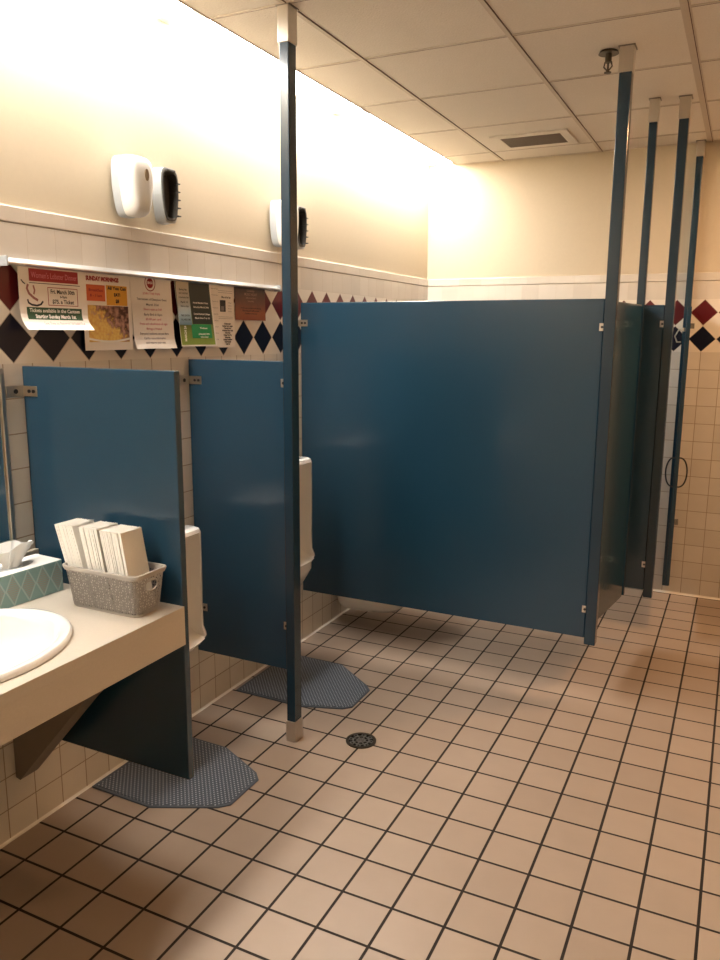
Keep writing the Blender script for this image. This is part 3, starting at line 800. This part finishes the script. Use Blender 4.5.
def open_dispenser(yc, label, zc=2.134):
    t = thing('dispenser_back_plate', label, 'dispenser', (0, yc, zc-.1), 'dispensers missing their covers')
    O = dispenser_outline(yc, zc, .050, .100)
    def rg(x, k): return [(x, yc+(y-yc)*k, zc+(z-zc)*k) for y, z in O]
    link('shell', loft([rg(.0012, 1), rg(.046, .98), rg(.046, .90), rg(.008, .90)]), M['grey_plastic'], t)
    link('dark_lining', loft([rg(.0085, .89), rg(.050, .89), rg(.050, .80), rg(.011, .78)]), M['dark_plastic'], t)
    for i in range(5):
        z = zc+.048-i*.029
        link('rib', B(.020, .054, yc+.036, yc+.051, z-.0022, z+.0022), M['dark_plastic'], t)
    link('clip', B(.03, .056, yc-.024, yc+.024, zc+.083, zc+.092, bev=.002), M['dark_plastic'], t)
    return t
closed_dispenser(2.234, 'white air freshener dispenser on the left wall, nearest the counter')
open_dispenser(2.430, 'grey dispenser shell without its cover, right of the nearest white dispenser')
closed_dispenser(3.245, 'white air freshener dispenser partly hidden by the floor to ceiling post')
open_dispenser(3.400, 'dark open dispenser shell just right of the floor to ceiling post')

# ------------------------------------------------------------------ ceiling things
t = thing('ceiling_vent', 'rectangular ceiling vent with dark grille near the far wall', 'vent', (.81, 4.75, CZ))
bm = bmesh.new()
X0, X1, Y0, Y1 = .60, 1.04, 4.575, 4.905
for a in ((X0, X1, Y0, Y0+.05), (X0, X1, Y1-.05, Y1), (X0, X0+.05, Y0+.05, Y1-.05), (X1-.05, X1, Y0+.05, Y1-.05)): box(bm, *a, CZ-.010, CZ-.0005, bev=.002)
link('frame', bm, M['ceil'], t)
link('backing', B(X0+.05, X1-.05, Y0+.05, Y1-.05, CZ-.003, CZ-.001), M['dark'], t)
bm = bmesh.new()
for i in range(15):
    y = Y0+.058+i*.0154
    bm2 = box(bm, X0+.05, X1-.05, y, y+.006, CZ-.009, CZ-.003)
link('grille', bm, plain('brown vent louvre', (.16, .12, .09, 1), .5), t)
t = thing('sprinkler_head', 'small metal fire sprinkler on the ceiling beside the second post', 'sprinkler', (1.43, 3.45, CZ))
bm = cyl(bmesh.new(), (1.43, 3.45, CZ-.006), .040, .010, 'z', 28, .034); link('escutcheon', bm, M['bronze'], t, smooth=True)
bm = cyl(bmesh.new(), (1.43, 3.45, CZ-.026), .013, .034, 'z', 16); link('body', bm, M['bronze'], t, smooth=True)
bm = tube([(1.418, 3.45, CZ-.04), (1.414, 3.45, CZ-.058), (1.430, 3.45, CZ-.076)], .003); 
b2 = tube([(1.442, 3.45, CZ-.04), (1.446, 3.45, CZ-.058), (1.430, 3.45, CZ-.076)], .003); me_ = bpy.data.meshes.new('q'); b2.to_mesh(me_); bm.from_mesh(me_); bpy.data.meshes.remove(me_)
cyl(bm, (1.430, 3.45, CZ-.058), .004, .04, 'z', 8)
link('yoke', bm, M['bronze'], t)
bm = cyl(bmesh.new(), (1.43, 3.45, CZ-.080), .014, .003, 'z', 20); link('deflector', bm, M['bronze'], t)

# ------------------------------------------------------------------ floor drain
DX, DY, DR = .747, 2.643, .062
t = thing('floor_drain', 'round patterned metal drain grate in the tile floor', 'drain', (DX, DY, 0))
link('sump', cyl(bmesh.new(), (DX, DY, .0011), DR-.003, .001, 'z', 40), M['dark'], t)
bm = bmesh.new()
def annulus(r0, r1, z0, z1, cx=DX, cy=DY, n=40):
    V_ = [[bm.verts.new((cx+r*math.cos(2*PI*i/n), cy+r*math.sin(2*PI*i/n), z)) for i in range(n)] for r, z in ((r0, z0), (r1, z0), (r1, z1), (r0, z1))]
    for q in range(4):
        a, b = V_[q], V_[(q+1) % 4]
        for i in range(n): bm.faces.new((a[i], a[(i+1) % n], b[(i+1) % n], b[i]))
annulus(DR-.012, DR, 0.0005, .005)
link('rim', bm, M['bronze'], t); bm = bmesh.new()
annulus(.013, .019, .0015, .0045); annulus(.030, .035, .0015, .0045)
for i in range(8):
    a = 2*PI*i/8; annulus(.0055, .009, .0015, .0045, DX+.0425*math.cos(a+.2), DY+.0425*math.sin(a+.2), 12)
for i in range(8):
    a = 2*PI*i/8
    b = bmesh.new(); box(b, .0, DR-.010, -.0022, .0022, .0016, .0042); bmesh.ops.rotate(b, verts=b.verts, matrix=Matrix.Rotation(a, 3, 'Z')); bmesh.ops.translate(b, verts=b.verts, vec=(DX, DY, 0))
    me_ = bpy.data.meshes.new('q'); b.to_mesh(me_); bm.from_mesh(me_); bpy.data.meshes.remove(me_); b.free()
link('grate', bm, M['steel_dull'], t)
